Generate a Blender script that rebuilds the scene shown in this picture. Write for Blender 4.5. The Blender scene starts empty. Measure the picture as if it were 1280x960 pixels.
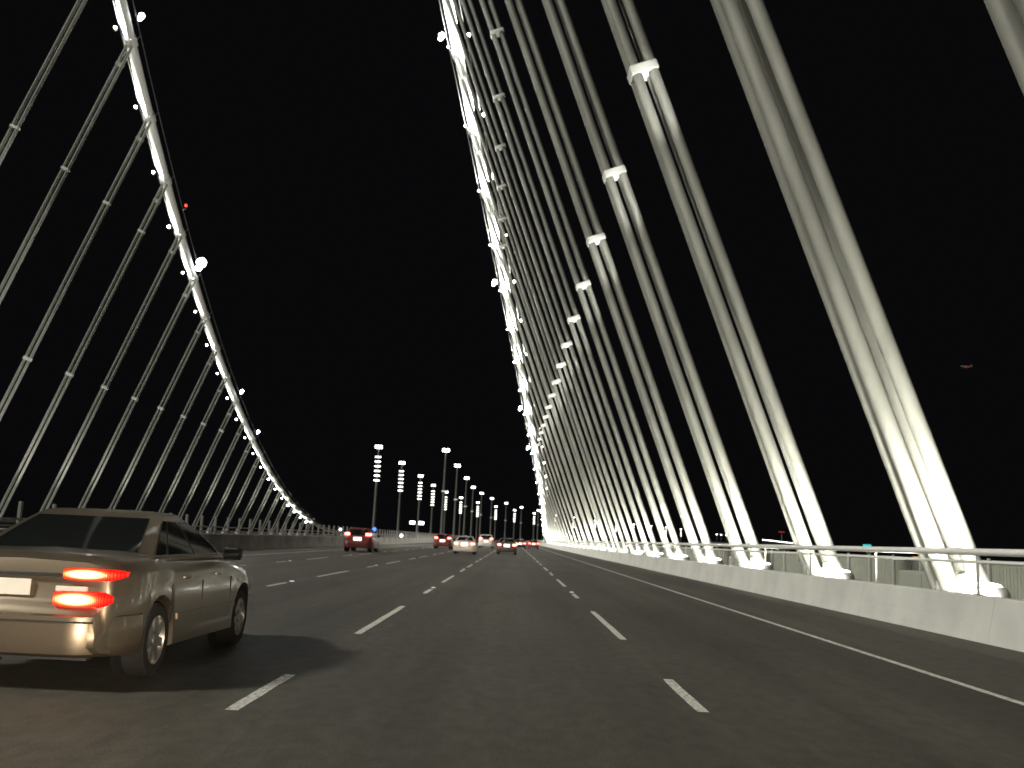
import bpy, bmesh, math, random
from math import radians, sin, cos, pi, sqrt, atan2, exp
from mathutils import Vector, Matrix
random.seed(7)
S = bpy.context.scene
C = bpy.data.collections.new("bridge_scene"); S.collection.children.link(C)

# ------------------------------------------------------------------ camera
cam_d = bpy.data.cameras.new("camera"); cam = bpy.data.objects.new("camera", cam_d); C.objects.link(cam)
cam_d.sensor_width = 36.0; cam_d.lens = 1216.3 / 1280 * 36.0
cam_d.clip_start = 0.1; cam_d.clip_end = 30000
yaw, pit, rol = radians(-0.483), radians(9.076), radians(2.584)
fw = Vector((sin(yaw)*cos(pit), cos(yaw)*cos(pit), sin(pit)))
rt = Vector((cos(yaw), -sin(yaw), 0)); up = rt.cross(fw)
rt2 = cos(rol)*rt + sin(rol)*up; up2 = -sin(rol)*rt + cos(rol)*up
m = Matrix((rt2, up2, -fw)).transposed().to_4x4(); m.translation = Vector((0, 0, 1.36))
cam.matrix_world = m
S.camera = cam
cam_d.dof.use_dof = True; cam_d.dof.focus_distance = 9.0; cam_d.dof.aperture_fstop = 2.6

# ------------------------------------------------------------------ world: black night sky
w = bpy.data.worlds.new("World"); S.world = w; w.use_nodes = True
nt = w.node_tree
for n in list(nt.nodes): nt.nodes.remove(n)
out = nt.nodes.new('ShaderNodeOutputWorld'); bg = nt.nodes.new('ShaderNodeBackground')
bg.inputs[0].default_value = (0.0026, 0.0026, 0.0030, 1); bg.inputs[1].default_value = 1.0
nt.links.new(bg.outputs[0], out.inputs[0])

# one weak directional light: the even glow that the roadway lighting throws from the upper left
sd = bpy.data.lights.new("sun", 'SUN'); so = bpy.data.objects.new("sun", sd); C.objects.link(so)
sd.energy = 2.45; sd.angle = radians(9); sd.color = (1.0, 0.975, 0.86)
so.rotation_euler = Vector((0.80, 0.42, -0.66)).to_track_quat('-Z', 'Y').to_euler()
S.view_settings.view_transform = 'Standard'; S.view_settings.look = 'None'
S.view_settings.exposure = 0.0; S.view_settings.gamma = 1.0

# ------------------------------------------------------------------ materials
def nodes(name):
    mt = bpy.data.materials.new(name); mt.use_nodes = True
    n = mt.node_tree.nodes; b = n.get('Principled BSDF')
    return mt, mt.node_tree, n, b
def mat(name, col, rough=.5, metal=0., var=.12, scale=6., bump=.0, bscale=None, spec=.5, stretch=None, coat=0., dirt=None):
    mt, t, n, b = nodes(name)
    tc = n.new('ShaderNodeTexCoord'); mp = n.new('ShaderNodeMapping')
    if stretch: mp.inputs['Scale'].default_value = stretch
    t.links.new(tc.outputs['Object'], mp.inputs[0])
    ns = n.new('ShaderNodeTexNoise'); ns.inputs['Scale'].default_value = scale; ns.inputs['Detail'].default_value = 6
    t.links.new(mp.outputs[0], ns.inputs['Vector'])
    rp = n.new('ShaderNodeValToRGB')
    e = rp.color_ramp.elements
    e[0].position = .3; e[1].position = .72
    e[0].color = tuple(c*(1-var) for c in col)+(1,); e[1].color = tuple(min(1, c*(1+var)) for c in col)+(1,)
    t.links.new(ns.outputs['Fac'], rp.inputs[0])
    src = rp.outputs[0]
    if dirt:
        n2 = n.new('ShaderNodeTexNoise'); n2.inputs['Scale'].default_value = dirt[0]; n2.inputs['Detail'].default_value = 8
        mp2 = n.new('ShaderNodeMapping'); mp2.inputs['Scale'].default_value = dirt[2]
        t.links.new(tc.outputs['Object'], mp2.inputs[0]); t.links.new(mp2.outputs[0], n2.inputs['Vector'])
        r2 = n.new('ShaderNodeValToRGB'); r2.color_ramp.elements[0].position = .42; r2.color_ramp.elements[1].position = .68
        r2.color_ramp.elements[0].color = (1, 1, 1, 1); r2.color_ramp.elements[1].color = (dirt[1],)*3+(1,)
        t.links.new(n2.outputs['Fac'], r2.inputs[0])
        mx = n.new('ShaderNodeMix'); mx.data_type = 'RGBA'; mx.blend_type = 'MULTIPLY'; mx.inputs[0].default_value = 1
        t.links.new(src, mx.inputs[6]); t.links.new(r2.outputs[0], mx.inputs[7]); src = mx.outputs[2]
    t.links.new(src, b.inputs['Base Color'])
    b.inputs['Roughness'].default_value = rough; b.inputs['Metallic'].default_value = metal
    b.inputs['Specular IOR Level'].default_value = spec; b.inputs['Coat Weight'].default_value = coat
    b.inputs['Coat Roughness'].default_value = .08
    if bump:
        nb = n.new('ShaderNodeTexNoise'); nb.inputs['Scale'].default_value = bscale or scale*6; nb.inputs['Detail'].default_value = 4
        t.links.new(mp.outputs[0], nb.inputs['Vector'])
        bp = n.new('ShaderNodeBump'); bp.inputs['Strength'].default_value = bump; bp.inputs['Distance'].default_value = .02
        t.links.new(nb.outputs['Fac'], bp.inputs['Height']); t.links.new(bp.outputs[0], b.inputs['Normal'])
    return mt
def emit(name, col, s):
    mt, t, n, b = nodes(name)
    b.inputs['Base Color'].default_value = tuple(c*.5 for c in col)+(1,)
    b.inputs['Emission Color'].default_value = tuple(col)+(1,); b.inputs['Emission Strength'].default_value = s
    b.inputs['Roughness'].default_value = .3
    return mt

def road_material():
    mt, t, n, b = nodes('worn_asphalt')
    tc = n.new('ShaderNodeTexCoord')
    def noise(scale, sc, det=6):
        mp = n.new('ShaderNodeMapping'); mp.inputs['Scale'].default_value = sc
        t.links.new(tc.outputs['Object'], mp.inputs[0])
        q = n.new('ShaderNodeTexNoise'); q.inputs['Scale'].default_value = scale; q.inputs['Detail'].default_value = det
        t.links.new(mp.outputs[0], q.inputs['Vector']); return q.outputs['Fac']
    def ramp(f, a, ca, bb, cb):
        r = n.new('ShaderNodeValToRGB'); r.color_ramp.elements[0].position = a; r.color_ramp.elements[1].position = bb
        r.color_ramp.elements[0].color = ca+(1,); r.color_ramp.elements[1].color = cb+(1,)
        t.links.new(f, r.inputs[0]); return r.outputs[0]
    def mul(a, c):
        x = n.new('ShaderNodeMix'); x.data_type = 'RGBA'; x.blend_type = 'MULTIPLY'; x.inputs[0].default_value = 1
        t.links.new(a, x.inputs[6]); t.links.new(c, x.inputs[7]); return x.outputs[2]
    base = ramp(noise(60, (1, 1, 1), 3), .3, (.052, .0485, .038), .75, (.120, .113, .090))
    patch = mul(ramp(noise(.35, (1, .25, 1)), .35, (.74, .74, .74), .65, (1.14, 1.14, 1.14)), ramp(noise(7, (1, .5, 1), 8), .35, (.80, .80, .80), .66, (1.14, 1.14, 1.14)))
    streak = ramp(noise(2.2, (1, .012, 1), 4), .35, (.86, .86, .86), .65, (1.1, 1.1, 1.1))
    # tyre-polished wheel tracks: two darker bands a lane, along the road
    sx = n.new('ShaderNodeSeparateXYZ'); t.links.new(tc.outputs['Object'], sx.inputs[0])
    ma = n.new('ShaderNodeMath'); ma.operation = 'MULTIPLY'; ma.inputs[1].default_value = 2*pi/1.87
    t.links.new(sx.outputs[0], ma.inputs[0])
    mc = n.new('ShaderNodeMath'); mc.operation = 'COSINE'; t.links.new(ma.outputs[0], mc.inputs[0])
    md = n.new('ShaderNodeMath'); md.operation = 'MULTIPLY_ADD'; md.inputs[1].default_value = .5; md.inputs[2].default_value = .5
    t.links.new(mc.outputs[0], md.inputs[0])
    tracks = mul(ramp(md.outputs[0], .2, (.90, .90, .90), .9, (1.05, 1.05, 1.05)), ramp(noise(.9, (1, .35, 1), 9), .62, (1, 1, 1), .72, (.70, .70, .68)))
    crack = ramp(noise(5, (1, .06, 1), 10), .60, (1, 1, 1), .64, (.88, .88, .88))
    col = mul(mul(mul(mul(base, patch), streak), tracks), crack)
    t.links.new(col, b.inputs['Base Color']); b.inputs['Roughness'].default_value = .72
    bp = n.new('ShaderNodeBump'); bp.inputs['Strength'].default_value = .5; bp.inputs['Distance'].default_value = .01
    t.links.new(noise(90, (1, 1, 1), 3), bp.inputs['Height']); t.links.new(bp.outputs[0], b.inputs['Normal'])
    return mt

M = dict(
    road=road_material(),
    paint=mat('road_paint_white', (.86, .84, .77), .6, var=.18, scale=9, dirt=(22, .42, (1, .4, 1))),
    marker=emit('retroreflector_glow', (1, .98, .9), .55),  # glow put in for the headlight that the markers return
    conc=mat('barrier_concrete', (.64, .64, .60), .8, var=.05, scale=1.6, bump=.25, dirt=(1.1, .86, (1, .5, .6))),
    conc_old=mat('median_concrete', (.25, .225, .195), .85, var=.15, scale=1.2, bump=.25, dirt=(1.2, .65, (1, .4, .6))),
    mast=mat('mast_steel', (.16, .16, .15), .55, .2),
    steel=mat('galvanised_steel', (.50, .50, .47), .45, .3, var=.12, scale=3),
    steel_dk=mat('weathered_steel', (.30, .29, .27), .55, .2, var=.15, scale=3),
    deck=mat('painted_deck_steel', (.36, .36, .33), .6, var=.1, scale=.8, dirt=(.9, .7, (1, 1, 1))),
    white=mat('white_bridge_paint', (.78, .78, .74), .42, var=.05, scale=2.0, dirt=(.8, .85, (1, 1, 1))),
    cable=mat('wrapped_cable', (.78, .78, .74), .75, var=.06, scale=4),
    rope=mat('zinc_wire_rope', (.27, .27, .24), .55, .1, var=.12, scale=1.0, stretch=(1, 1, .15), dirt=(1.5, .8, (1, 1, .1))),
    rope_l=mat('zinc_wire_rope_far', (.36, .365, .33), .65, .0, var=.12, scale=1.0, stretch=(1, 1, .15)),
    hand_rope=mat('dark_wire_rope', (.13, .13, .12), .8, var=.1),
    rail_white=mat('rail_white_paint', (.86, .86, .82), .4, var=.03),
    panel=mat('fence_mesh_panel', (.32, .33, .28), .6, var=.1, scale=2),
    box=mat('grey_cabinet_paint', (.34, .35, .30), .5, var=.08, scale=2),
    water=mat('bay_water', (.004, .006, .008), .12, var=.3, scale=.05, bump=.6, bscale=.3),
    led=emit('led_white', (1, 1, .97), 9.), led_soft=emit('led_warm_white', (1, .99, .88), 5.), foot_led=emit('uplight_lens', (1, .99, .90), 16.), led_dim=emit('led_dim', (1, 1, .95), .55),
    flood=emit('flood_white', (.93, .97, 1), 30.),
    red=emit('beacon_red', (1, .06, .03), 2.5), red_far=emit('distant_red', (1, .08, .04), .22),
    blue=emit('beacon_blue', (.08, .22, 1), 2.2), teal=emit('distant_teal', (.05, .75, .80), .8), orange=emit('distant_orange', (1, .55, .15), 1.0),
    glass=mat('car_glass', (.010, .012, .012), .05, var=.05, spec=.8),
    tyre=mat('tyre_rubber', (.018, .018, .018), .85, var=.2, scale=20),
    rim=mat('alloy_rim', (.42, .41, .39), .35, .8, var=.08),
    black=mat('black_plastic', (.02, .02, .02), .6, var=.2),
    chrome=mat('chrome_trim', (.75, .74, .70), .15, 1., var=.03),
    hous=mat('lamp_housing', (.25, .25, .25), .5, .3),
    lens_red=emit('tail_lens_red', (1, .02, .008), 1.3), lens_core=emit('tail_lamp_filament', (1, .50, .20), 14.),
    lens_far=emit('tail_lamp_far', (1, .17, .13), 9.0), plate_glow=emit('plate_headlight_glow', (1, .88, .74), 2.2),  # plate glow stands in for headlights falling on far cars' rears
    plate=mat('number_plate', (.70, .70, .66), .5, var=.04),
    lens_clear=mat('clear_lens', (.65, .62, .58), .1, var=.04),
    shore=mat('dark_shore', (.01, .01, .009), .9, var=.3, scale=.01),
    inner=mat('underbody', (.012, .012, .012), .9, var=.1),
)
def lens_glow():
    mt, t, n, b = nodes('glowing_tail_lens')
    tc = n.new('ShaderNodeTexCoord'); mp = n.new('ShaderNodeMapping'); mp.vector_type = 'TEXTURE'
    mp.inputs['Location'].default_value = (.40, .5, .5); mp.inputs['Scale'].default_value = (.62, 9, .60)
    t.links.new(tc.outputs['Generated'], mp.inputs[0])
    gr = n.new('ShaderNodeTexGradient'); gr.gradient_type = 'QUADRATIC_SPHERE'; t.links.new(mp.outputs[0], gr.inputs[0])
    rb = n.new('ShaderNodeTexWave'); rb.inputs['Scale'].default_value = 9; rb.inputs['Distortion'].default_value = .4
    t.links.new(tc.outputs['Generated'], rb.inputs['Vector'])
    ad = n.new('ShaderNodeMath'); ad.operation = 'MULTIPLY_ADD'; ad.inputs[1].default_value = .05
    t.links.new(rb.outputs['Fac'], ad.inputs[0]); t.links.new(gr.outputs['Fac'], ad.inputs[2])
    rp = n.new('ShaderNodeValToRGB'); e = rp.color_ramp.elements
    e[0].position = 0; e[0].color = (.10, .0, .0, 1); e[1].position = .55; e[1].color = (1, .70, .38, 1)
    for p, c in ((.05, (.16, .004, .002, 1)), (.14, (.34, .03, .01, 1)), (.26, (.7, .22, .07, 1))):
        q = rp.color_ramp.elements.new(p); q.color = c
    t.links.new(ad.outputs[0], rp.inputs[0])
    t.links.new(rp.outputs[0], b.inputs['Emission Color']); b.inputs['Emission Strength'].default_value = 7.
    b.inputs['Base Color'].default_value = (.25, .005, .004, 1); b.inputs['Roughness'].default_value = .15
    return mt
M['lens_glow'] = lens_glow()
def paint(name, col, metal=.35): return mat(name, col, .40 if metal > .8 else .36, metal, var=.03, scale=40, coat=.7 if metal > .8 else .08)

# ------------------------------------------------------------------ helpers
class MB:
    def __init__(s): s.v = []; s.f = []
    def box(s, c, d, rot=None):
        b = len(s.v); hx, hy, hz = d[0]/2, d[1]/2, d[2]/2
        for x, y, z in ((-1,-1,-1),(1,-1,-1),(1,1,-1),(-1,1,-1),(-1,-1,1),(1,-1,1),(1,1,1),(-1,1,1)):
            p = Vector((x*hx, y*hy, z*hz))
            if rot: p = rot @ p
            s.v.append(tuple(p+Vector(c)))
        s.f += [tuple(b+i for i in q) for q in ((3,2,1,0),(4,5,6,7),(0,1,5,4),(1,2,6,5),(2,3,7,6),(3,0,4,7))]
        return s
    def bbox(s, c, d, r, rot=None):           # box with chamfered vertical and top edges
        b = len(s.v); hx, hy, hz = d[0]/2, d[1]/2, d[2]/2
        def ring(ix, z):
            x, y = hx-ix, hy-ix
            return [(x-r,-y,z),(x,-y+r,z),(x,y-r,z),(x-r,y,z),(-x+r,y,z),(-x,y-r,z),(-x,-y+r,z),(-x+r,-y,z)]
        for P in (ring(r*.5,-hz), ring(0,-hz+r), ring(0,hz-r), ring(r*.5,hz)):
            for p in P:
                p = Vector(p)
                if rot: p = rot @ p
                s.v.append(tuple(p+Vector(c)))
        for k in range(3):
            for i in range(8):
                j = (i+1) % 8; s.f.append((b+k*8+i, b+k*8+j, b+k*8+8+j, b+k*8+8+i))
        s.f.append(tuple(b+7-i for i in range(8))); s.f.append(tuple(b+24+i for i in range(8)))
        return s
    def tube(s, pts, r, n=10, caps=True):
        pts = [Vector(p) for p in pts]; rr = r if isinstance(r, (list, tuple)) else [r]*len(pts)
        b = len(s.v); prev = None
        for i, p in enumerate(pts):
            d = (pts[min(i+1, len(pts)-1)]-pts[max(i-1, 0)]).normalized()
            a = prev if prev is not None else (Vector((1,0,0)) if abs(d.x) < .8 else Vector((0,1,0)))
            u = (a-d*a.dot(d)).normalized(); v = d.cross(u); prev = u
            for k in range(n):
                t = 2*pi*k/n; s.v.append(tuple(p+(u*cos(t)+v*sin(t))*rr[i]))
        for i in range(len(pts)-1):
            for k in range(n):
                j = (k+1) % n; s.f.append((b+i*n+k, b+i*n+j, b+(i+1)*n+j, b+(i+1)*n+k))
        if caps:
            s.f.append(tuple(b+n-1-k for k in range(n))); e = b+(len(pts)-1)*n; s.f.append(tuple(e+k for k in range(n)))
        return s
    def loft(s, rings, closed=True, cap=True):
        b = len(s.v); n = len(rings[0])
        for r in rings: s.v += [tuple(p) for p in r]
        for i in range(len(rings)-1):
            for k in range(n if closed else n-1):
                j = (k+1) % n; s.f.append((b+i*n+k, b+i*n+j, b+(i+1)*n+j, b+(i+1)*n+k))
        if cap:
            s.f.append(tuple(b+n-1-k for k in range(n))); e = b+(len(rings)-1)*n; s.f.append(tuple(e+k for k in range(n)))
        return s
    def mesh(s, name, m, smooth=None):
        me = bpy.data.meshes.new(name); me.from_pydata(s.v, [], s.f); me.materials.append(m)
        bm = bmesh.new(); bm.from_mesh(me); bmesh.ops.remove_doubles(bm, verts=bm.verts, dist=1e-5)
        bmesh.ops.recalc_face_normals(bm, faces=bm.faces)
        if smooth:
            for f in bm.faces: f.smooth = True
            for e in bm.edges:
                if len(e.link_faces) == 2 and e.calc_face_angle(0) > radians(smooth): e.smooth = False
        bm.to_mesh(me); bm.free(); return me
def link(name, data, parent=None, loc=(0,0,0), rot=None):
    o = bpy.data.objects.new(name, data); C.objects.link(o); o.location = loc
    if rot: o.rotation_euler = rot
    if parent: o.parent = parent
    return o
def tag(o, label=None, cat=None, group=None, kind=None):
    if label: o['label'] = label
    if cat: o['category'] = cat
    if group: o['group'] = group
    if kind: o['kind'] = kind
    return o
def empty(name, loc, label, cat, group=None, rot=None):
    o = link(name, None, None, loc, rot); o.empty_display_size = .3
    return tag(o, label, cat, group)
ORD = ['first','second','third','fourth','fifth','sixth','seventh','eighth','ninth','tenth','eleventh','twelfth','thirteenth','fourteenth',
 'fifteenth','sixteenth','seventeenth','eighteenth','nineteenth','twentieth','twenty-first','twenty-second','twenty-third','twenty-fourth',
 'twenty-fifth','twenty-sixth','twenty-seventh','twenty-eighth','twenty-ninth','thirtieth','thirty-first','thirty-second']

# ------------------------------------------------------------------ where the bridge runs
XR, XL, YE = 10.515, -59.757, 351.876
XM, HW = (XR+XL)/2, (XR-XL)/2
def cable(Y, side):
    t = (YE-Y)/385.0
    return Vector((XM+side*(HW-.156*t-40.2*t*t), Y, 1.223-4.673*t+114.98*t*t))
def bend(Y):                                   # the skyway beyond the span swings gently to the right
    if Y < 600: return 0.
    k = 3.4e-4-.7e-4*min(1, max(0, (Y-1000)/700)); return k*(Y-600)**2
HY = [22.963+10*k for k in range(-1, 27)]      # stations of the hangers, 10 m apart
YS = [-25, 0, 20, 40, 60, 80, 100, 130, 160, 200, 250, 300, 360, 430, 500, 560, 600]+[600+40*i for i in range(1, 31)]

def strip(x0, x1, z, ys=YS):
    b = MB(); 
    for y in ys: b.v += [(x0+bend(y), y, z), (x1+bend(y), y, z)]
    b.f = [(2*i, 2*i+1, 2*i+3, 2*i+2) for i in range(len(ys)-1)]; return b
def prism(profile, ys=YS):                     # closed x-z outline swept along the deck
    b = MB(); b.loft([[(x+bend(y), y, z) for x, z in profile] for y in ys]); return b

# ------------------------------------------------------------------ setting
b = MB(); R_ = 26000; b.v = [(-R_,-2000,-50),(R_,-2000,-50),(R_,R_,-50),(-R_,R_,-50)]; b.f = [(0,1,2,3)]
tag(link('water', b.mesh('water', M['water'])), kind='structure')
dk = tag(link('bridge_deck', prism([(-17.9,-.03),(15.0,-.03),(15.0,-1.0),(10.0,-5.4),(-12.5,-5.4),(-17.9,-1.0)]).mesh('bridge_deck', M['deck'])), kind='structure')
dk2 = tag(link('far_bridge_deck', prism([(-60.6,.0),(-32,.0),(-32,-1.0),(-36,-5.4),(-55,-5.4),(-60.6,-1.0)], [y for y in YS if y <= 360]).mesh('far_bridge_deck', M['deck'])), kind='structure')
dk3 = tag(link('skyway_deck', prism([(-52,.0),(-27,.0),(-27,-1.0),(-31,-5.4),(-48,-5.4),(-52,-1.0)], [y for y in YS if y >= 360]).mesh('skyway_deck', M['deck'])), kind='structure')
road = tag(link('road', strip(-17.3, 7.98, 0).mesh('road', M['road'])), kind='structure')
tag(link('far_road', strip(-58, -34, .012, [y for y in YS if y <= 360]).mesh('far_road', M['road'])), kind='structure')

# painted lines and dashes: pieces of the road
def edge_line(x, wd):
    link('edge_line', strip(x-wd/2, x+wd/2, .004).mesh('edge_line', M['paint']), road)
edge_line(5.03, .11); edge_line(-13.3, .11)
def dash_mesh(name, L, wd, m):
    b = MB(); N = 6
    for i in range(N+1):
        j = random.uniform(-.006, .006); y = L*i/N; k = .5 if i in (0, N) else 1
        b.v += [(-wd/2*(.93 if k < 1 else 1)+j, y, 0), (wd/2*(.93 if k < 1 else 1)+j, y, 0)]
    b.f = [(2*i, 2*i+1, 2*i+3, 2*i+2) for i in range(N)]
    return b.mesh(name, m)
dash = dash_mesh('lane_dash', 5.6, .108, M['paint']); short = dash_mesh('short_dash', 1.95, .108, M['paint'])
mk = MB()
mk.loft([[(-.06,-.05,0),(.06,-.05,0),(.06,.05,0),(-.06,.05,0)],[(-.045,-.02,.022),(.045,-.02,.022),(.045,.02,.022),(-.045,.02,.022)]])
mkm = mk.mesh('reflective_marker', M['marker'])
for x0 in (1.66, -2.06, -5.82, -9.75):
    ph = 0 if x0 > -9 else 1.0
    for i in range(-1, 36):
        y = 13.6+16.1*i+(0 if x0 < 0 else .9)*(1 if i < 2 else .4)+ph
        if y > 560: continue
        link('lane_dash', dash, road, (x0, y, .004))
        y2 = y-6.0
        if y2 > 4:
            link('short_dash', short, road, (x0, y2, .004))
            if y2 > 18: link('reflective_marker', mkm, road, (x0, y2+2.6, .005))
gl = strip(6.86, 6.90, .004, [y for y in YS if y < 400]).mesh('shoulder_seam', M['black']); link('shoulder_seam', gl, road)

# ------------------------------------------------------------------ right barrier and its rail
def barrier(name, segs, side, x, h, m, label, seg=6.1, y0=-20, yend=352, objs=58):
    t = empty(name, (x, 0, 0), label, 'barrier')
    prof = [(0,0),(.02,.08),(.07,.32),(.14,h-.02),(.16,h),(.40,h),(.46,.0)]
    b = MB(); b.loft([[(side*px, y, pz) for px, pz in prof] for y in (.006, .5, seg-.5, seg-.006)])
    me = b.mesh('barrier_segment', m)
    y = y0; n = 0
    while y < yend:
        o = link('barrier_segment', me, t, (0, y, 0)); y += seg
    return t
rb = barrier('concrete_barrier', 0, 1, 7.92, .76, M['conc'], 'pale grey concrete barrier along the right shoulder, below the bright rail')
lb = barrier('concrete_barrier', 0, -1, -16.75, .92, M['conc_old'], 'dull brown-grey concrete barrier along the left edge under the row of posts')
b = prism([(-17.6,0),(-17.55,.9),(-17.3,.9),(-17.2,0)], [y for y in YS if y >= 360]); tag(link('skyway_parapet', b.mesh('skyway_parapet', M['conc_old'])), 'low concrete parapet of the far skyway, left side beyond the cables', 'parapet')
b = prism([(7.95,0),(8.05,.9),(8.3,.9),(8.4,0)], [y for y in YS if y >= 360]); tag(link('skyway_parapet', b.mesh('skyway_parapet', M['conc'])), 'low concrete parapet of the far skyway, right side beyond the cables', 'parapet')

rail = empty('barrier_railing', (8.22, 0, 0), 'bright white double rail on slim posts above the right concrete barrier', 'railing')
link('top_rail', MB().tube([(0, y, 1.51) for y in (-15, 60, 150, 352)], .062, 12).mesh('top_rail', M['rail_white'], 40), rail)
link('lower_rail', MB().tube([(0, y, 1.335) for y in (-15, 60, 150, 352)], .026, 8).mesh('lower_rail', M['rail_white'], 40), rail)
pm = MB().box((0,0,1.13), (.035,.05,.74)).mesh('post', M['steel'])
pb = MB().box((0,0,.775), (.13,.16,.02)).mesh('base_plate', M['steel'])
for i in range(76):
    p = link('post', pm, rail, (0, -7+4.9*i, 0)); link('base_plate', pb, p)

# left railing: slim posts on the barrier
lr = empty('post_fence', (-16.98, 0, 0), 'row of slim upright steel posts with two low rails on the left barrier', 'fence')
pl = MB().bbox((0,0,1.41), (.13,.12,.98), .02).mesh('post', M['steel_dk'])
for i in range(140):
    y = 9.0+2.47*i
    link('post', pl, lr, (0, y, 0))
for z in (1.08, 1.32): link('rail', MB().box((-.02, 176, z), (.05, 345, .055)).mesh('rail', M['steel_dk']), lr)

# ------------------------------------------------------------------ outer walkway fence on the right
wf = empty('walkway_fence', (14.5, 0, 0), 'grey-green mesh panel fence along the outer edge behind the right hangers', 'fence')
pan = MB().box((0,1.25,.66), (.03,2.42,1.20))
for k in range(12): pan.box((-.02, .15+.2*k, .66), (.02,.03,1.2))
pan = pan.mesh('mesh_panel', M['panel'])
po = MB().bbox((0,0,.72), (.09,.09,1.44), .015).mesh('post', M['steel'])
for i in range(120):
    y = -5+2.5*i
    link('mesh_panel', pan, wf, (0, y+.0, 0)); link('post', po, wf, (-.07, y, 0))
link('handrail', MB().tube([(-.02, y, 1.34) for y in (-5, 100, 200, 296)], .04, 8).mesh('handrail', M['white'], 40), wf)

# ------------------------------------------------------------------ main cables
def lamp(name, kind, energy, col, loc, aim=None, size=60, blend=.5, rad=.1, parent=None, share={}):
    key = (kind, energy, col, size, blend, rad)
    d = share.get(key)
    if d is None:
        d = bpy.data.lights.new(name, kind); d.energy = energy; d.color = col; d.shadow_soft_size = rad
        if kind == 'SPOT': d.spot_size = radians(size); d.spot_blend = blend
        share[key] = d
    o = link(name, d, parent, loc)
    if aim is not None: o.rotation_euler = Vector(aim).to_track_quat('-Z', 'Y').to_euler()
    return o
band = MB()
band.tube([(0,0,-.62),(0,0,-.6),(0,0,.6),(0,0,.62)], [.53,.60,.60,.53], 18)
for k in range(5):
    for s in (-1, 1): band.box((s*.60, 0, -.44+.22*k), (.16,.09,.09))
bandm = band.mesh('cable_band', M['white'], 40)
for side, lab in ((1, 'thick white main cable dropping from the top centre to the right end of the deck'), (-1, 'thick white main cable sweeping down from the upper left to the left barrier')):
    t = empty('main_cable', cable(345, side), lab, 'cable'); o0 = t.location
    ys = [15+6*i for i in range(56)]
    pts = [cable(y, side)-o0 for y in ys]
    link('cable', MB().tube(pts, .50 if side > 0 else .52, 20).mesh('cable', M['cable'], 50), t)
    for s in (-1, 1):
        link('hand_rope', MB().tube([p+Vector((s*.98, 0, .62)) for p in pts], .034, 6).mesh('hand_rope', M['hand_rope'], 60), t)
    for y in HY:
        c = cable(y, side); d = (cable(y+1, side)-cable(y-1, side)).normalized()
        o = link('cable_band', bandm, t, c-o0); o.rotation_mode = 'QUATERNION'; o.rotation_quaternion = d.to_track_quat('Z', 'Y')
        for s in (-1, 1):
            link('rope_post', MB().tube([(c-o0)+Vector((s*.5, 0, 0)), (c-o0)+Vector((s*.98, 0, .66))], .03, 6).mesh('rope_post', M['hand_rope']), t)
    link('anchor_block', MB().bbox((0, 6, -.8), (2.6, 8, 1.9), .15).mesh('anchor_block', M['white']), t)

# ------------------------------------------------------------------ hangers
def hanger(Y, side, label, group):
    X0 = XR if side > 0 else XL
    base = Vector((X0, Y, .35)); top = cable(Y, side)-Vector((0,0,.45))
    t = empty('hanger', base, label, 'suspension rope', group)
    L = top-base; d = L.normalized(); n = Vector((0,1,0)).cross(d).normalized()
    if side > 0:
        q = max(0, min(1, (Y-45)/45))            # the nearest hangers carry thick sleeves at the foot
        foot = (.345-.06*q, .27-.10*q, .21-.06*q); shaft = (.285, .18, .15)
        if Y < 30: shaft = (.27, .34, .18)
        elif Y < 60: shaft = (.28, .22, .175)
    else: foot = shaft = (.26, .10, .098)
    for a in (-1, 1):
        for e in (-1, 1):
            ks = [0, min(.9, 36/L.length), 1]; pr_ = []
            P = [L*k + n*(a*g[0]) + Vector((0, e*g[1], 0)) for k, g in zip(ks, (foot, shaft, shaft))]
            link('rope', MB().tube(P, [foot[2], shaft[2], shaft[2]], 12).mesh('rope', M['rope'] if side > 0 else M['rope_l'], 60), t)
    sep, ys, r = shaft
    rot = Matrix((n, Vector((0,1,0)), d)).transposed()
    # spacers clamp the ropes together at fixed heights
    for z in (18.25, 36.05, 54, 72):
        if z < top.z-4:
            k = (z-base.z)/L.z
            hh = .36 if z < 20 else .26
            link('spacer', MB().bbox(L*k, (sep*2+r*2+.10, ys*2+r*2+.10, hh), .04, rot).mesh('spacer', M['white']), t)
    if top.z > 6:
        kk = 1-2.3/L.length
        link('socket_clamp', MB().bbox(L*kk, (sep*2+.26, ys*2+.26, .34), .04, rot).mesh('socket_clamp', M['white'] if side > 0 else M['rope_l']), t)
    for a in (-1, 1):
        link('socket', MB().tube([n*(a*sep)-d*.35, n*(a*sep)+d*.55, n*(a*sep)+d*.7], [foot[2]+.05, foot[2]+.05, foot[2]], 12).mesh('socket', M['white'], 40), t)
    return t
nr = 0
for i, Y in enumerate(HY):
    k = 'grey rope hanger on the right, ' + (ORD[i-1]+' from the right edge of the photo' if i else 'grazing the frame corner')
    hanger(Y, 1, k, 'hangers of the right cable')
for i, Y in enumerate(HY[7:]):
    hanger(Y, -1, 'slender grey rope hanger on the left, '+ORD[i]+' from the left edge', 'hangers of the left cable')

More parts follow.
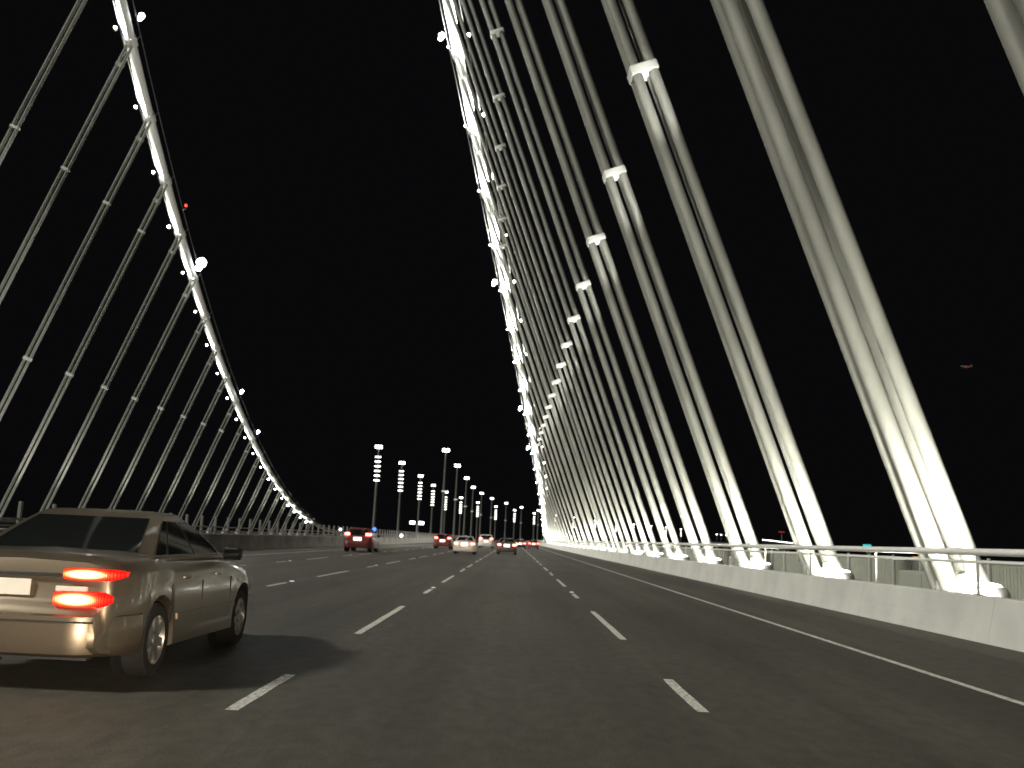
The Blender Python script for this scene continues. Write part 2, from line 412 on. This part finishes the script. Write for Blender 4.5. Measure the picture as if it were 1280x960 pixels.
# uplights at the hanger feet, cabinets behind them
dome = MB()
rings = []
for z, r in ((0,1.0),(.28,1.0),(.40,.92),(.44,.80)):
    rings.append([(r*.55*cos(2*pi*k/20), r*1.15*sin(2*pi*k/20), z) for k in range(20)])
dome.loft(rings); domem = dome.mesh('housing', M['white'], 40)
lens = MB(); rings = []
for z, r in ((.445,.78),(.49,.70),(.52,.40)):
    rings.append([(r*.55*cos(2*pi*k/20), r*1.15*sin(2*pi*k/20), z) for k in range(20)])
lens.loft(rings); lensm = lens.mesh('lens', M['foot_led'], 40)
cabm = MB().bbox((0,0,.54), (.42,2.0,1.06), .03).mesh('cabinet_body', M['box']); doorm = MB().box((-.222,0,.55), (.016,.9,.9)).mesh('door', M['box'])
for i, Y in enumerate(HY):
    if i > 19 and i % 2: pass
    u = empty('hanger_uplight', (XR+.15, Y-.15, .36 if Y > 0 else 0), 'white floodlight at the foot of the '+(ORD[i-1] if i else 'cropped nearest')+' right hanger from the edge', 'floodlight', 'uplights at the feet of the right hangers')
    link('housing', domem, u); link('lens', lensm, u)
    c0 = cable(Y, 1)-Vector((XR, Y, .35)); d = c0.normalized()
    lamp('uplight_bulb', 'SPOT', 5200, (1.0, .985, .87), (-1.2, -2.1, .35), d+Vector((.16, .26, 0)), 140, 1, .15, u)
    lamp('foot_bulb', 'SPOT', 420, (1.0, .985, .87), (-.95, -1.3, .25), Vector((.55, .8, .45)), 130, 1, .2, u)
    if i < 16:
        sp = Vector((XR, Y, .35))+d*(17.4/d.z)-(u.location+Vector((-1.3, -9.2, .5)))
        lamp('spacer_fill', 'SPOT', 42000, (1.0, .995, .93), (-1.3, -9.2, .5), sp, 5.5, .8, .1, u)  # fill spot without a fixture, added to whiten the spacer
    u2 = empty('roadside_cabinet', (10.15, Y+1.55, -.03), 'plain grey steel cabinet behind the barrier past the '+(ORD[i-1] if i else 'cropped nearest')+' right hanger', 'cabinet', 'cabinets between the right hangers')
    link('cabinet_body', cabm, u2); link('door', doorm, u2)
for i, Y in enumerate(HY[8:]):
    u = empty('hanger_uplight', (XL+.1, Y-.2, .013), 'small floodlight at the foot of the '+ORD[i+1]+' left hanger from the left edge', 'floodlight', 'uplights at the feet of the left hangers')
    link('housing', domem, u).scale = (.6,.6,.6)
    d = (cable(Y, -1)-Vector((XL, Y, .35))).normalized()
    lamp('uplight_bulb', 'SPOT', 11000, (1.0, .97, .86), (1.3, -1.4, .9), d+Vector((-.02,.03,0)), 40, 1, .15, u)

# floodlights on the cables
hm = MB().bbox((0,0,0), (.30,.34,.24), .04).mesh('housing', M['hous']); br = MB().box((0,.0,-.16), (.06,.06,.22)).mesh('bracket', M['steel'])
lm = MB().bbox((0,-.19,0), (.27,.06,.21), .02).mesh('lens', M['led'])
def cable_flood(Y, side, off, label, group, P, aims, k=1.0, lensmat='led', size=75):
    c = cable(Y, side)+Vector(off)
    u = empty('cable_floodlight', c, label, 'floodlight', group)
    h = link('housing', hm, u); link('lens', lm if lensmat == 'led' else big_lens, u); link('bracket', br, u)
    u.scale = (k, k, k)
    for a in aims: lamp('flood_bulb', 'SPOT', P, (1.0, .995, .93), (0,-.32,0), a, size, .35, .12, u)
    return u
big_lens = MB().tube([(.03,-.18,.06),(.03,-.24,.06),(.03,-.27,.06)], [.26,.26,.18], 14).tube([(-.10,-.18,-.24),(-.10,-.24,-.24)], .15, 12).mesh('lens', M['flood'], 40)
for side, nm in ((1,'right'), (-1,'left')):
    n = 0
    for Y in HY:
        if Y < (50 if side > 0 else 75) or Y > 285: continue
        Yf = Y-2
        tgt = cable(Yf-5.5, side); 
        off = (1.40, 0, .25) if side > 0 else (-1.02, 0, -.55)
        aim = tgt-(cable(Yf, side)+Vector(off))
        kk = 1 if Y < 150 else (.75 if Y < 200 else .5)
        dn = cable(Yf+4.0, side); aim2 = dn-(cable(Yf, side)+Vector(off))
        fl = cable_flood(Yf, side, off, 'bright floodlight outside the '+nm+' cable, '+ORD[n]+' from its upper end', 'floodlights along the '+nm+' cable', (12000 if side > 0 else 9500)*kk, [(-off[0], .1, -off[2])], size=158)
        lamp('flood_bulb', 'SPOT', 16000*kk, (1.0, .995, .93), (0,-.32,0), aim, 44, 1, .12, fl)
        if side > 0:
            off2 = (-.62, 0, -1.15)
            aim = tgt-(cable(Yf, side)+Vector(off2)); aim2 = dn-(cable(Yf, side)+Vector(off2))
            u = cable_flood(Yf, side, off2, 'small floodlight inside the right cable, '+ORD[n]+' from its upper end', 'inner floodlights along the right cable', 9000*kk, [(-off2[0], .1, -off2[2])], .55, size=160)
        n += 1
for side, nm in ((1,'right'), (-1,'left')):
    for j, Y in enumerate((91, 131, 171, 191)):
        off = (-1.35, 0, -.05) if side > 0 else (1.5, 0, .75)
        k = {91: 1.2, 131: 2.6 if side < 0 else 1.3, 171: 1.1, 191: 1.0}[Y]
        lab = {91:'round road floodlight high on the %s cable near the top edge', 131:'large glaring road floodlight half way down the %s cable', 171:'pale twin-headed road floodlight low on the %s cable, upper one of two', 191:'pale road floodlight low on the %s cable, lower one of two'}[Y] % nm
        c = cable(Y, side)+Vector(off)
        u = empty('road_floodlight', c, lab, 'floodlight', 'road floodlights on the inner sides of the cables'); u.scale = (k, k, k)
        link('housing', hm, u); link('lens', big_lens, u); link('bracket', br, u)
        a = Vector((4 if side > 0 else -10, Y-60, 0))-c
        lamp('flood_bulb', 'SPOT', 3500, (1, .98, .92), (0,-.4,0), a, 50, .8, .2, u)

# red beacon on the left cable
cb = cable(119, -1)
u = empty('aviation_beacon', cb+Vector((1.35, 0, 1.0)), 'small red warning beacon beside the left cable, above the glaring floodlight', 'beacon')
link('stem', MB().tube([(-.4,0,-.5),(0,0,-.35),(0,0,0)], .03, 6).mesh('stem', M['steel']), u)
link('lamp_dome', MB().tube([(0,0,0),(0,0,.18),(0,0,.3)], [.17,.17,.07], 12).mesh('lamp_dome', M['red'], 50), u)

# ------------------------------------------------------------------ skyway light masts
HM = 32.0
def fixed_mast(parent, ladder):
    link('pole', MB().tube([(0,0,0),(0,0,1.0),(0,0,HM*.6),(0,0,HM)], [.72,.60,.46,.30], 12).mesh('pole', M['mast'], 40), parent)
    link('base_flange', MB().tube([(0,0,0),(0,0,.25)], 1.0, 12).mesh('base_flange', M['steel']), parent)
    h = link('top_luminaire', MB().bbox((0,-.1,HM), (2.7,1.3,.5), .12).mesh('top_luminaire', M['hous']), parent)
    link('lens', MB().bbox((0,-.8,HM-.1), (2.5,.2,1.15), .08).mesh('lens', M['led']), h)
    if ladder:
        for j in range(6):
            z = HM*(.885-.052*j)
            h = link('louvre_lamp', MB().bbox((0,-.55,z+.30), (2.3,1.0,.12), .03).mesh('louvre_lamp', M['hous']), parent)
            link('lens', MB().bbox((0,-.75,z), (2.0,.18,.48), .05).mesh('lens', M['led_soft']), h)
    else:
        h = link('lower_luminaire', MB().bbox((0,-.4,HM*.54), (1.8,.9,.3), .08).mesh('lower_luminaire', M['hous']), parent)
        link('lens', MB().bbox((0,-.9,HM*.54), (1.5,.15,.45), .05).mesh('lens', M['led_dim']), h)
def copy_tree(o, parent=None):
    c = o.copy(); C.objects.link(c)
    if parent: c.parent = parent
    for ch in list(o.children): copy_tree(ch, c)
    return c
A = [(351,-8.10),(424,-6.70),(510,-5.57),(600,-4.80),(682,-4.05),(767,-3.15),(855,-2.15),(940,-1.09),(1030,.01),(1115,1.16),(1165,2.38),(1225,3.45),(1340,4.71),(1440,5.92),(1490,6.93),(1550,7.94),(1610,8.79),(1720,9.63)]
B = [(350,-4.18),(423,-3.46),(510,-2.88),(600,-2.47),(676,-1.96),(755,-1.35),(842,-.50),(927,.40),(1003,1.39)]
pr = {}
for lad, lst, gr in ((True, A, 'ladder masts along the far deck'), (False, B, 'single-lamp masts along the median')):
    for i, (d, az) in enumerate(lst):
        loc = (d*sin(radians(az)), d*cos(radians(az)), 0)
        if lad: lab = 'tall mast with a ladder of lamps, '+ORD[i]+' from the left in its row'
        else: lab = 'tall mast with one bright top lamp, '+ORD[i]+' from the left in its row'
        if lad not in pr:
            t = empty('light_mast', loc, lab, 'light mast', gr); fixed_mast(t, lad); pr[lad] = t
        else:
            t = copy_tree(pr[lad]); t.location = loc; tag(t, lab, 'light mast', gr)

# two work floodlights on a short mast, lamps on the left barrier, blue beacon
u = empty('floodlight_mast', (-33.6, 340, 0), 'short mast carrying a pair of bright white floodlights behind the left barrier', 'light mast')
link('pole', MB().tube([(0,0,0),(0,0,5.2)], [.14,.09], 8).mesh('pole', M['steel']), u)
link('crossbar', MB().box((0,0,5.2), (3.3,.12,.12)).mesh('crossbar', M['steel']), u)
for s in (-1, 1):
    h = link('floodlight', MB().bbox((s*1.55,0,5.6), (1.9,.5,1.1), .1).mesh('floodlight', M['hous']), u)
    link('lens', MB().bbox((s*1.55,-.3,5.6), (1.7,.12,.95), .1).mesh('lens', M['led']), h)
def blamp(y, z, m, label, r, cat='lamp', nm='barrier_lamp'):
    u = empty(nm, (-16.62, y, 0), label, cat)
    link('stem', MB().box((-.2,0,z-.3), (.06,.06,.6)).mesh('stem', M['steel']), u)
    link('lamp_head', MB().tube([(-.2,-.16,z),(-.2,-.02,z),(-.2,.12,z)], [r*.8, r, r*.5], 12).mesh('lamp_head', m, 50), u)
blamp(95.6, 1.60, M['led'], 'small white lamp on the left barrier, left of the red hatchback', .11)
blamp(147.9, 1.22, M['led'], 'small bright white lamp on the left barrier, right of the red hatchback', .22)
blamp(118.8, 1.85, M['blue'], 'blue beacon lamp on the left barrier above the red hatchback', .24, 'beacon', 'blue_beacon')

# ------------------------------------------------------------------ cars
def interp(tab, y):
    if y <= tab[0][0]: return tab[0][1]
    for (a, p), (c, q) in zip(tab, tab[1:]):
        if y <= c: return p+(q-p)*(y-a)/(c-a)
    return tab[-1][1]
SED = dict(L=4.62, W=1.80, H=1.475, wheels=(.98, 3.68), R=.325,
   top=[(0,.56),(.02,.62),(.06,.66),(.085,.70),(.10,.90),(.13,1.0),(.22,1.055),(.80,1.085),(1.3,1.05),(3.05,1.03),(3.25,1.0),(3.9,.90),(4.25,.80),(4.42,.68),(4.55,.56),(4.62,.44)],
   bot=[(0,.33),(.05,.27),(.5,.22),(4.2,.20),(4.55,.22),(4.62,.27)],
   g=dict(z0=1.02, rb=.62, fb=3.28, rr=1.42, fr=2.38, wb=.085, wt=.30))
HAT = dict(L=4.2, W=1.80, H=1.52, wheels=(.75, 3.40), R=.32,
   top=[(0,.56),(.04,.66),(.08,.72),(.10,.95),(.16,1.02),(.6,1.03),(2.9,1.0),(3.5,.90),(3.9,.78),(4.1,.62),(4.2,.46)],
   bot=[(0,.32),(.05,.26),(4.1,.2),(4.2,.27)],
   g=dict(z0=.98, rb=.16, fb=3.05, rr=.52, fr=2.2, wb=.07, wt=.26))
SUV = dict(L=4.7, W=1.9, H=1.72, wheels=(.9, 3.72), R=.36,
   top=[(0,.62),(.04,.72),(.08,.78),(.10,1.05),(.16,1.12),(.6,1.13),(3.2,1.08),(3.8,1.0),(4.3,.9),(4.55,.76),(4.7,.55)],
   bot=[(0,.36),(.05,.30),(4.5,.26),(4.7,.32)],
   g=dict(z0=1.07, rb=.15, fb=3.35, rr=.42, fr=2.4, wb=.07, wt=.24))
def wheel_meshes(R, wd=.21):
    t = MB(); rr = [(-wd/2,R*.66),(-wd/2,R*.93),(-wd*.38,R),(wd*.38,R),(wd/2,R*.93),(wd/2,R*.66)]
    t.loft([[(x, r*cos(2*pi*k/28), r*sin(2*pi*k/28)) for k in range(28)] for x, r in rr], cap=False)
    m_ = MB(); m_.loft([[(x, r*cos(2*pi*k/28), r*sin(2*pi*k/28)) for k in range(28)] for x, r in ((wd/2,R*.66),(wd*.30,R*.60),(-wd/2,R*.60),(-wd/2,R*.66))], cap=False)
    for k in range(7):
        a = 2*pi*k/7; rot = Matrix.Rotation(a, 3, 'X')
        m_.box(rot @ Vector((wd*.34, 0, R*.34)), (.04, .075, R*.56), rot)
    m_.tube([(wd*.30,0,0),(wd*.48,0,0)], R*.17, 12)
    d = MB().tube([(-.02,0,0),(.0,0,0)], R*.52, 20)
    return t.mesh('tyre', M['tyre'], 40), m_.mesh('rim', M['rim'], 35), d.mesh('brake_disc', M['steel_dk'])
def make_car(name, label, group, P, pt, loc, detail=True, lens=None, lamps=None, rotz=0):
    L, W, H, R = P['L'], P['W'], P['H'], P['R']; wy = P['wheels']
    car = empty(name, loc, label, 'car', group, (0,0,rotz))
    Ys = set([0,.012,.035,.06,.085,.10,.13,.17,.22,.30,.4,.5,.7]+[L-x for x in (0,.02,.06,.12,.2,.3,.42,.55,.7)]+[.2*i for i in range(4, int(L/.2))])
    AR = R+.055
    for c in wy: Ys |= set(c+AR*sin(pi*k/16) for k in range(-8, 9)) | {c-AR-.004, c+AR+.004}
    Ys = sorted(y for y in Ys if 0 <= y <= L)
    def hw(y):
        q = W/2
        if y < .55: q -= .17*(1-y/.55)**2.2
        if y > L-.9: q -= .26*(1-(L-y)/.9)**2
        return q
    rings = []
    for y in Ys:
        zt, zb, h = interp(P['top'], y), interp(P['bot'], y), hw(y)
        za = zb+.02
        for c in wy:
            if abs(y-c) <= AR: za = max(za, R+sqrt(max(0, AR*AR-(y-c)**2)))
        top = max(zt, zb+.2)
        zm = max(za+.015, min(top-.13, zb+(top-zb)*.42)); zs = max(zm+.02, top-.15)
        half = [(0,zb),(h-.27,zb),(h-.27,za),(h-.035,za),(h-.005,za+.012),(h,zm),(h-.012,zs),(h-.045,top-.055),(h-.11,top-.012),(h-.26,top+.012),(0,top+.03)]
        ring = [(x, y, z) for x, z in half]+[(-x, y, z) for x, z in reversed(half[1:-1])]
        rings.append(ring)
    body = link('body', MB().loft(rings).mesh('body', pt, 38), car)
    # cabin
    g = P['g']; NV = 7
    def lev(v):
        e = v
        z = g['z0']+(H-.045-g['z0'])*v
        bow = .045*sin(pi*v)
        wv = (W/2-g['wb'])+((g['wb']-g['wt']))*v**1.25
        return z, g['rb']+(g['rr']-g['rb'])*e-bow, g['fb']+(g['fr']-g['fb'])*e+bow, wv
    def rear(u, v, o=0):
        z, r, f, wv = lev(v); return (u*wv, r+.16*u*u*u*u+.05*u*u-o*.8, z+o*.5)
    def front(u, v, o=0):
        z, r, f, wv = lev(v); return (u*wv, f-.20*u*u*u*u-.07*u*u+o*.8, z+o*.5)
    def sideP(s, u, v, o=0):
        z, r, f, wv = lev(v); a, c = r+.21, f-.27
        return (s*(wv+o), a+(c-a)*u, z)
    cab = MB(); rr_ = []
    for i in range(NV+1):
        v = i/NV
        ring = [rear(-1+2*k/10, v) for k in range(11)]+[sideP(1, k/8, v) for k in range(1, 8)]+[front(1-2*k/10, v) for k in range(11)]+[sideP(-1, 1-k/8, v) for k in range(1, 8)]
        rr_.append(ring)
    cx = [(p[0], p[1]) for p in rr_[-1]]; my = (g['rr']+g['fr'])/2
    for s_, dz in ((.93,.022),(.75,.038),(.4,.045),(.05,.047)):
        rr_.append([(x*s_, my+(y-my)*s_, H-.045+dz) for x, y in cx])
    link('cabin', cab.loft(rr_).mesh('cabin', pt, 40), car)
    def patch(fn, u0, u1, v0, v1, nu=8, nv=6, o=.006, sk=0):
        b = MB()
        for i in range(nv+1):
            for k in range(nu+1):
                b.v.append(fn(u0+(u1-u0)*k/nu, v0+(v1-v0)*i/nv, o))
        for i in range(nv):
            for k in range(nu):
                a = i*(nu+1)+k; b.f.append((a, a+1, a+nu+2, a+nu+1))
        return b
    link('rear_window', patch(rear, -.86, .86, .10, .92).mesh('rear_window', M['glass'], 60), car)
    link('windscreen', patch(front, -.88, .88, .08, .93).mesh('windscreen', M['glass'], 60), car)
    for s in (-1, 1):
        for u0, u1 in ((.03,.16),(.19,.54),(.58,.97)):
            if u0 < .1 and not detail: continue
            link('side_window', patch(lambda u, v, o, s=s: sideP(s, u, v, o), u0, u1, .10, .88).mesh('side_window', M['glass'], 60), car)
        xs = (W/2+.0)
        mir = link('door_mirror', MB().bbox((s*(W/2+.07), g['fb']-.42, g['z0']+.045), (.20,.12,.13), .03).mesh('door_mirror', M['black']), car)
        link('mirror_glass', MB().box((s*(W/2+.07), g['fb']-.485, g['z0']+.045), (.16,.006,.095)).mesh('mirror_glass', M['glass']), mir)
    if detail:
        for s in (-1, 1):
            for y in (g['rb']+.95, g['rb']+1.95):
                link('door_handle', MB().bbox((s*(W/2+.012), y, .86), (.035,.17,.03), .008).mesh('door_handle', M['chrome']), car)
            for y in (g['rb']+.62, g['rb']+1.52, g['rb']+2.52):
                link('door_seam', MB().box((s*(W/2-.006), y, .63), (.012,.006,.36)).mesh('door_seam', M['black']), car)
            link('side_moulding', MB().box((s*(W/2+.002), 2.35, .50), (.022,1.9,.055)).mesh('side_moulding', pt), car)
            link('window_trim', MB().tube([(s*(W/2-g['wb']+.012), g['rb']+.25, g['z0']+.045), (s*(W/2-g['wb']+.012), g['fb']-.32, g['z0']+.045)], .008, 6).mesh('window_trim', M['chrome']), car)
    # bumper: proud wrap-around section with a bright lower lip
    bb = MB(); sec = [(0,.60),(.035,.585),(.05,.50),(.05,.36),(.03,.29),(0,.27)]
    z0 = P['bot'][0][1]
    ring = []
    for k in range(21):
        a = -1+2*k/20; y = .0+.50*max(0, abs(a)-.72)/.28; y = y if abs(a) > .72 else 0
        yy = .5*((max(0, abs(a)-.70)/.30)**2); x = math.copysign(min(1, abs(a)/.9)*hw(yy), a)
        nx = .55*(abs(a) > .8)*math.copysign(1, a)*min(1, (abs(a)-.8)/.2); ny = -1 if abs(a) < .95 else -.3
        ring.append([(x+nx*d*1.1, yy+ny*d, z) for d, z in sec])
    link('bumper', bb.loft(ring, closed=True, cap=True).mesh('bumper', pt, 35), car)
    link('boot_seam', MB().box((0, .066, .675), (W*.62, .014, .012)).mesh('boot_seam', M['black']), car)
    bp = link('licence_plate', MB().bbox((0, .070, .80), (.27, .02, .13) if detail else (.52, .02, .26), .004).mesh('licence_plate', M['plate'] if detail else M['plate_glow']), car)  # far cars: enlarged glowing plate in place of a headlight-lit rear
    if detail:
        link('bumper_lip', MB().box((0, .0, .262), (W*.78, .10, .018)).mesh('bumper_lip', M['black']), car)
        link('bumper_groove', MB().box((0, -.046, .545), (W*.80, .012, .012)).mesh('bumper_groove', M['black']), car)
        link('boot_trim', MB().bbox((0, .072, .905), (W*.50, .03, .03), .008).mesh('boot_trim', M['chrome']), car)
        link('exhaust_pipe', MB().tube([(-.5,.35,.24),(-.5,-.01,.24)], .035, 10).mesh('exhaust_pipe', M['chrome']), car)
    # tail lamps
    lamps = lamps or [(.16, .70, .885, .94-.0, .07)]
    def wrapy(x, yy):
        e = max(0, W/2-.018-x)
        return max(yy, .55*(1-(min(e, .17)/.17)**(1/2.2))-.01)
    for s in (-1, 1):
        for (x0, x1, z0_, z1_, yy) in lamps:
            lb_ = MB(); NU = 18; rg = []
            for k in range(NU+1):
                x = x0+(x1-x0)*k/NU; 
                yb = wrapy(x, yy)
                tt = k/NU; f = sqrt(max(.12, 1-(max(0, (tt-.72)/.28))**2*.85, )) * (1 if tt > .06 else .86)
                zc, hh = (z0_+z1_)/2+.006*(1-f), (z1_-z0_)/2*f
                rg.append([(s*x, yb-.008, zc-hh), (s*x, yb-.026, zc-hh*.8), (s*x, yb-.034, zc), (s*x, yb-.026, zc+hh*.8), (s*x, yb-.008, zc+hh), (s*x, yb+.05, zc+hh), (s*x, yb+.05, zc-hh)])
            tl = link('taillight', lb_.loft(rg).mesh('taillight', lens or M['lens_glow'], 40), car)
        if detail:
            link('reversing_lamp', MB().bbox((s*(W/2-.42), .055, .80), (.26,.04,.045), .01).mesh('reversing_lamp', M['lens_clear']), car)
    ty, rm, bd = wheel_meshes(R)
    for c in wy:
        for s in (-1, 1):
            t = link('wheel', None, car, (s*(W/2-.125), c, R), (0,0,0 if s > 0 else pi))
            link('tyre', ty, t); link('rim', rm, t)
            link('brake_disc', bd, t)
            link('wheel_well', MB().tube([(-.16,0,0),(-.155,0,0)], R+.04, 16).mesh('wheel_well', M['inner']), t)
    for s in (-1, 1):
        link('headlight', MB().bbox((s*(W/2-.34), L-.12, .62), (.36,.16,.14), .04).mesh('headlight', M['lens_clear']), car)
    return car

champagne = paint('champagne_car_paint', (.29, .24, .18), .88)
make_car('sedan', 'champagne beige four-door sedan with glowing red tail lamps in the lane to the left', None, SED, champagne, (-4.05, 8.02, 0.005),
         lamps=[(.40, .848, .870, .968, .075), (.36, .80, .655, .785, .03)])
maroon = paint('maroon_car_paint', (.15, .032, .030), 0); silver = paint('silver_car_paint', (.50, .48, .45), 0); dark = paint('dark_car_paint', (.05, .032, .025), 0); wht = paint('white_car_paint', (.72, .71, .68), 0)
FL = [(.50,.84,.84,.98,.06)]
traffic = [
 ('hatchback', 'small red hatchback with lit tail lamps in the far left lane by the blue beacon', HAT, maroon, (-11.0, 69.5), 1.12),
 ('sedan', 'red-lit silver sedan in the next lane left, its boot bright in headlights', SED, silver, (-3.95, 80, ), 1.0),
 ('hatchback', 'dark red hatchback half hidden behind the silver sedan', HAT, maroon, (-7.75, 108), 1.08),
 ('van', 'tall white vehicle far ahead between the silver sedan and the dark sedan', SUV, wht, (-3.85, 139), 1.1),
 ('sedan', 'low dark brown sedan straight ahead in the middle of the road', SED, dark, (-.55, 88), 1.0),
 ('sedan', 'distant dark sedan just right of the dark brown one', SED, dark, (1.05, 148), 1.0),
 ('sedan', 'most distant sedan, rightmost of the pack near the foot of the right cable', SED, maroon, (3.4, 163), 1.0),
]
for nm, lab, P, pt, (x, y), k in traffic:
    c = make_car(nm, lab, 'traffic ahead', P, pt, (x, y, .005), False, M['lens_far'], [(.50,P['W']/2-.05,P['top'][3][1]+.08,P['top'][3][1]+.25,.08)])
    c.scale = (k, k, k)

# our own headlights, plus spots added to brighten the cars ahead
for x in (-.62, .62):
    lamp('headlamp_and_fill', 'SPOT', 60000, (1, .86, .66), (x, .9, .66), (-.06, 1, .075), 15, 1, .08)  # narrow upward beams added to brighten the traffic
    lamp('headlamp_and_fill', 'SPOT', 260, (1, .80, .55), (x, .9, .66), (-.12, 1, -.01), 78, .75, .08)
lamp('headlamp_and_fill', 'SPOT', 2600, (1, .82, .62), (-.62, .9, .66), (-.52, 1, .045), 33, .8, .08)  # extra single spot added to brighten the near sedan's rear

# ------------------------------------------------------------------ the far shore
sh = MB(); pts = []
for i in range(60):
    x = -6000+300*i; pts.append((x, 9000+600*sin(i*.4)))
sh.loft([[(x, y, -50), (x, y+50, -49.5+8+6*sin(i*1.7)+5*sin(i*.6)), (x, y+900, -49.5+20+12*sin(i*.5)), (x, y+1000, -50)] for i, (x, y) in enumerate(pts)])
tag(link('far_shore', sh.mesh('far_shore', M['shore'])), kind='structure')
def far_light(x, y, z, sx, sz, m, label, nm='shore_lamp', group=None):
    u = empty(nm, (x, y, -49), label, 'lamp', group)
    link('pole', MB().tube([(0,0,0),(0,0,z+49)], sx*.05+.02, 6).mesh('pole', M['hous']), u)
    link('lamp_head', MB().bbox((0,0,z+49), (sx,sx*.6,sz), min(sx*.6,sz)*.2).mesh('lamp_head', m), u)
far_light(407.9, 1500, 31.06, 8, 1.3, M['red_far'], 'faint red light above the water seen between two right hangers', 'warning_lamp')
far_light(537.8, 1500, 16.4, 11, 3.2, M['teal'], 'small teal lit sign on the horizon right of the second hanger', 'lit_sign')
far_light(611.5, 1500, 1.7, 9, 2.6, M['orange'], 'small orange shore lamp showing between the two right rails')
far_light(590, 1500, 1.2, 11, 1.2, M['led_dim'], 'pale shore lamp left of the orange one between the right rails')
# distant lit trestle
tr = empty('distant_trestle', (380, 1500, -50), 'long low trestle with a string of small lamps on the right horizon', 'bridge')
P0, P1 = Vector((290, 1500, 14)), Vector((445, 1500, 7.0))
tb = MB().box(((P0.x+P1.x)/2-380, 0, 62.5-3.5), (175, 8, 2.5), Matrix.Rotation(.02, 3, 'Y')).mesh('deck', M['hous']); link('deck', tb, tr)
for i in range(12): link('pier', MB().box((-85+15.4*i, 0, 28), (2,5,58)).mesh('pier', M['hous']), tr)
lampm = MB().bbox((0,0,0), (1.9,1.2,1.0), .2).mesh('lamp_head', M['led'])
for i in range(15):
    k = i/14; p = Vector((379.9,1500,18.13)).lerp(Vector((435.8,1500,14.25)), k)
    o = link('lamp_head', lampm, tr, (p.x-380, 0, p.z+50)); link('lamp_post', MB().tube([(0,0,-5),(0,0,0)], .2, 5).mesh('lamp_post', M['hous']), o)
for x, z in ((309.3,23.0),(316,22.6),(323.9,22.4)):
    o = link('lamp_head', lampm, tr, (x-380, 0, z+50)); link('lamp_post', MB().tube([(0,0,-9),(0,0,0)], .2, 5).mesh('lamp_post', M['hous']), o)
# aircraft light in the dark sky
u = empty('aircraft', (696.4, 1500, 300), 'tiny faint red aircraft light in the black sky at far right', 'aircraft')
link('fuselage', MB().tube([(-9,0,0),(-7,0,0),(6,0,0),(9,0,.4)], [.3,1.1,1.1,.3], 10).mesh('fuselage', M['hous'], 40), u)
link('wing', MB().box((0,0,-.3), (3,18,.3)).mesh('wing', M['hous']), u)
link('tail_fin', MB().box((8,0,1.8), (2,.3,3)).mesh('tail_fin', M['hous']), u)
link('beacon', MB().bbox((0,-2,-1.4), (7,1,1.1), .3).mesh('beacon', M['red_far']), u)
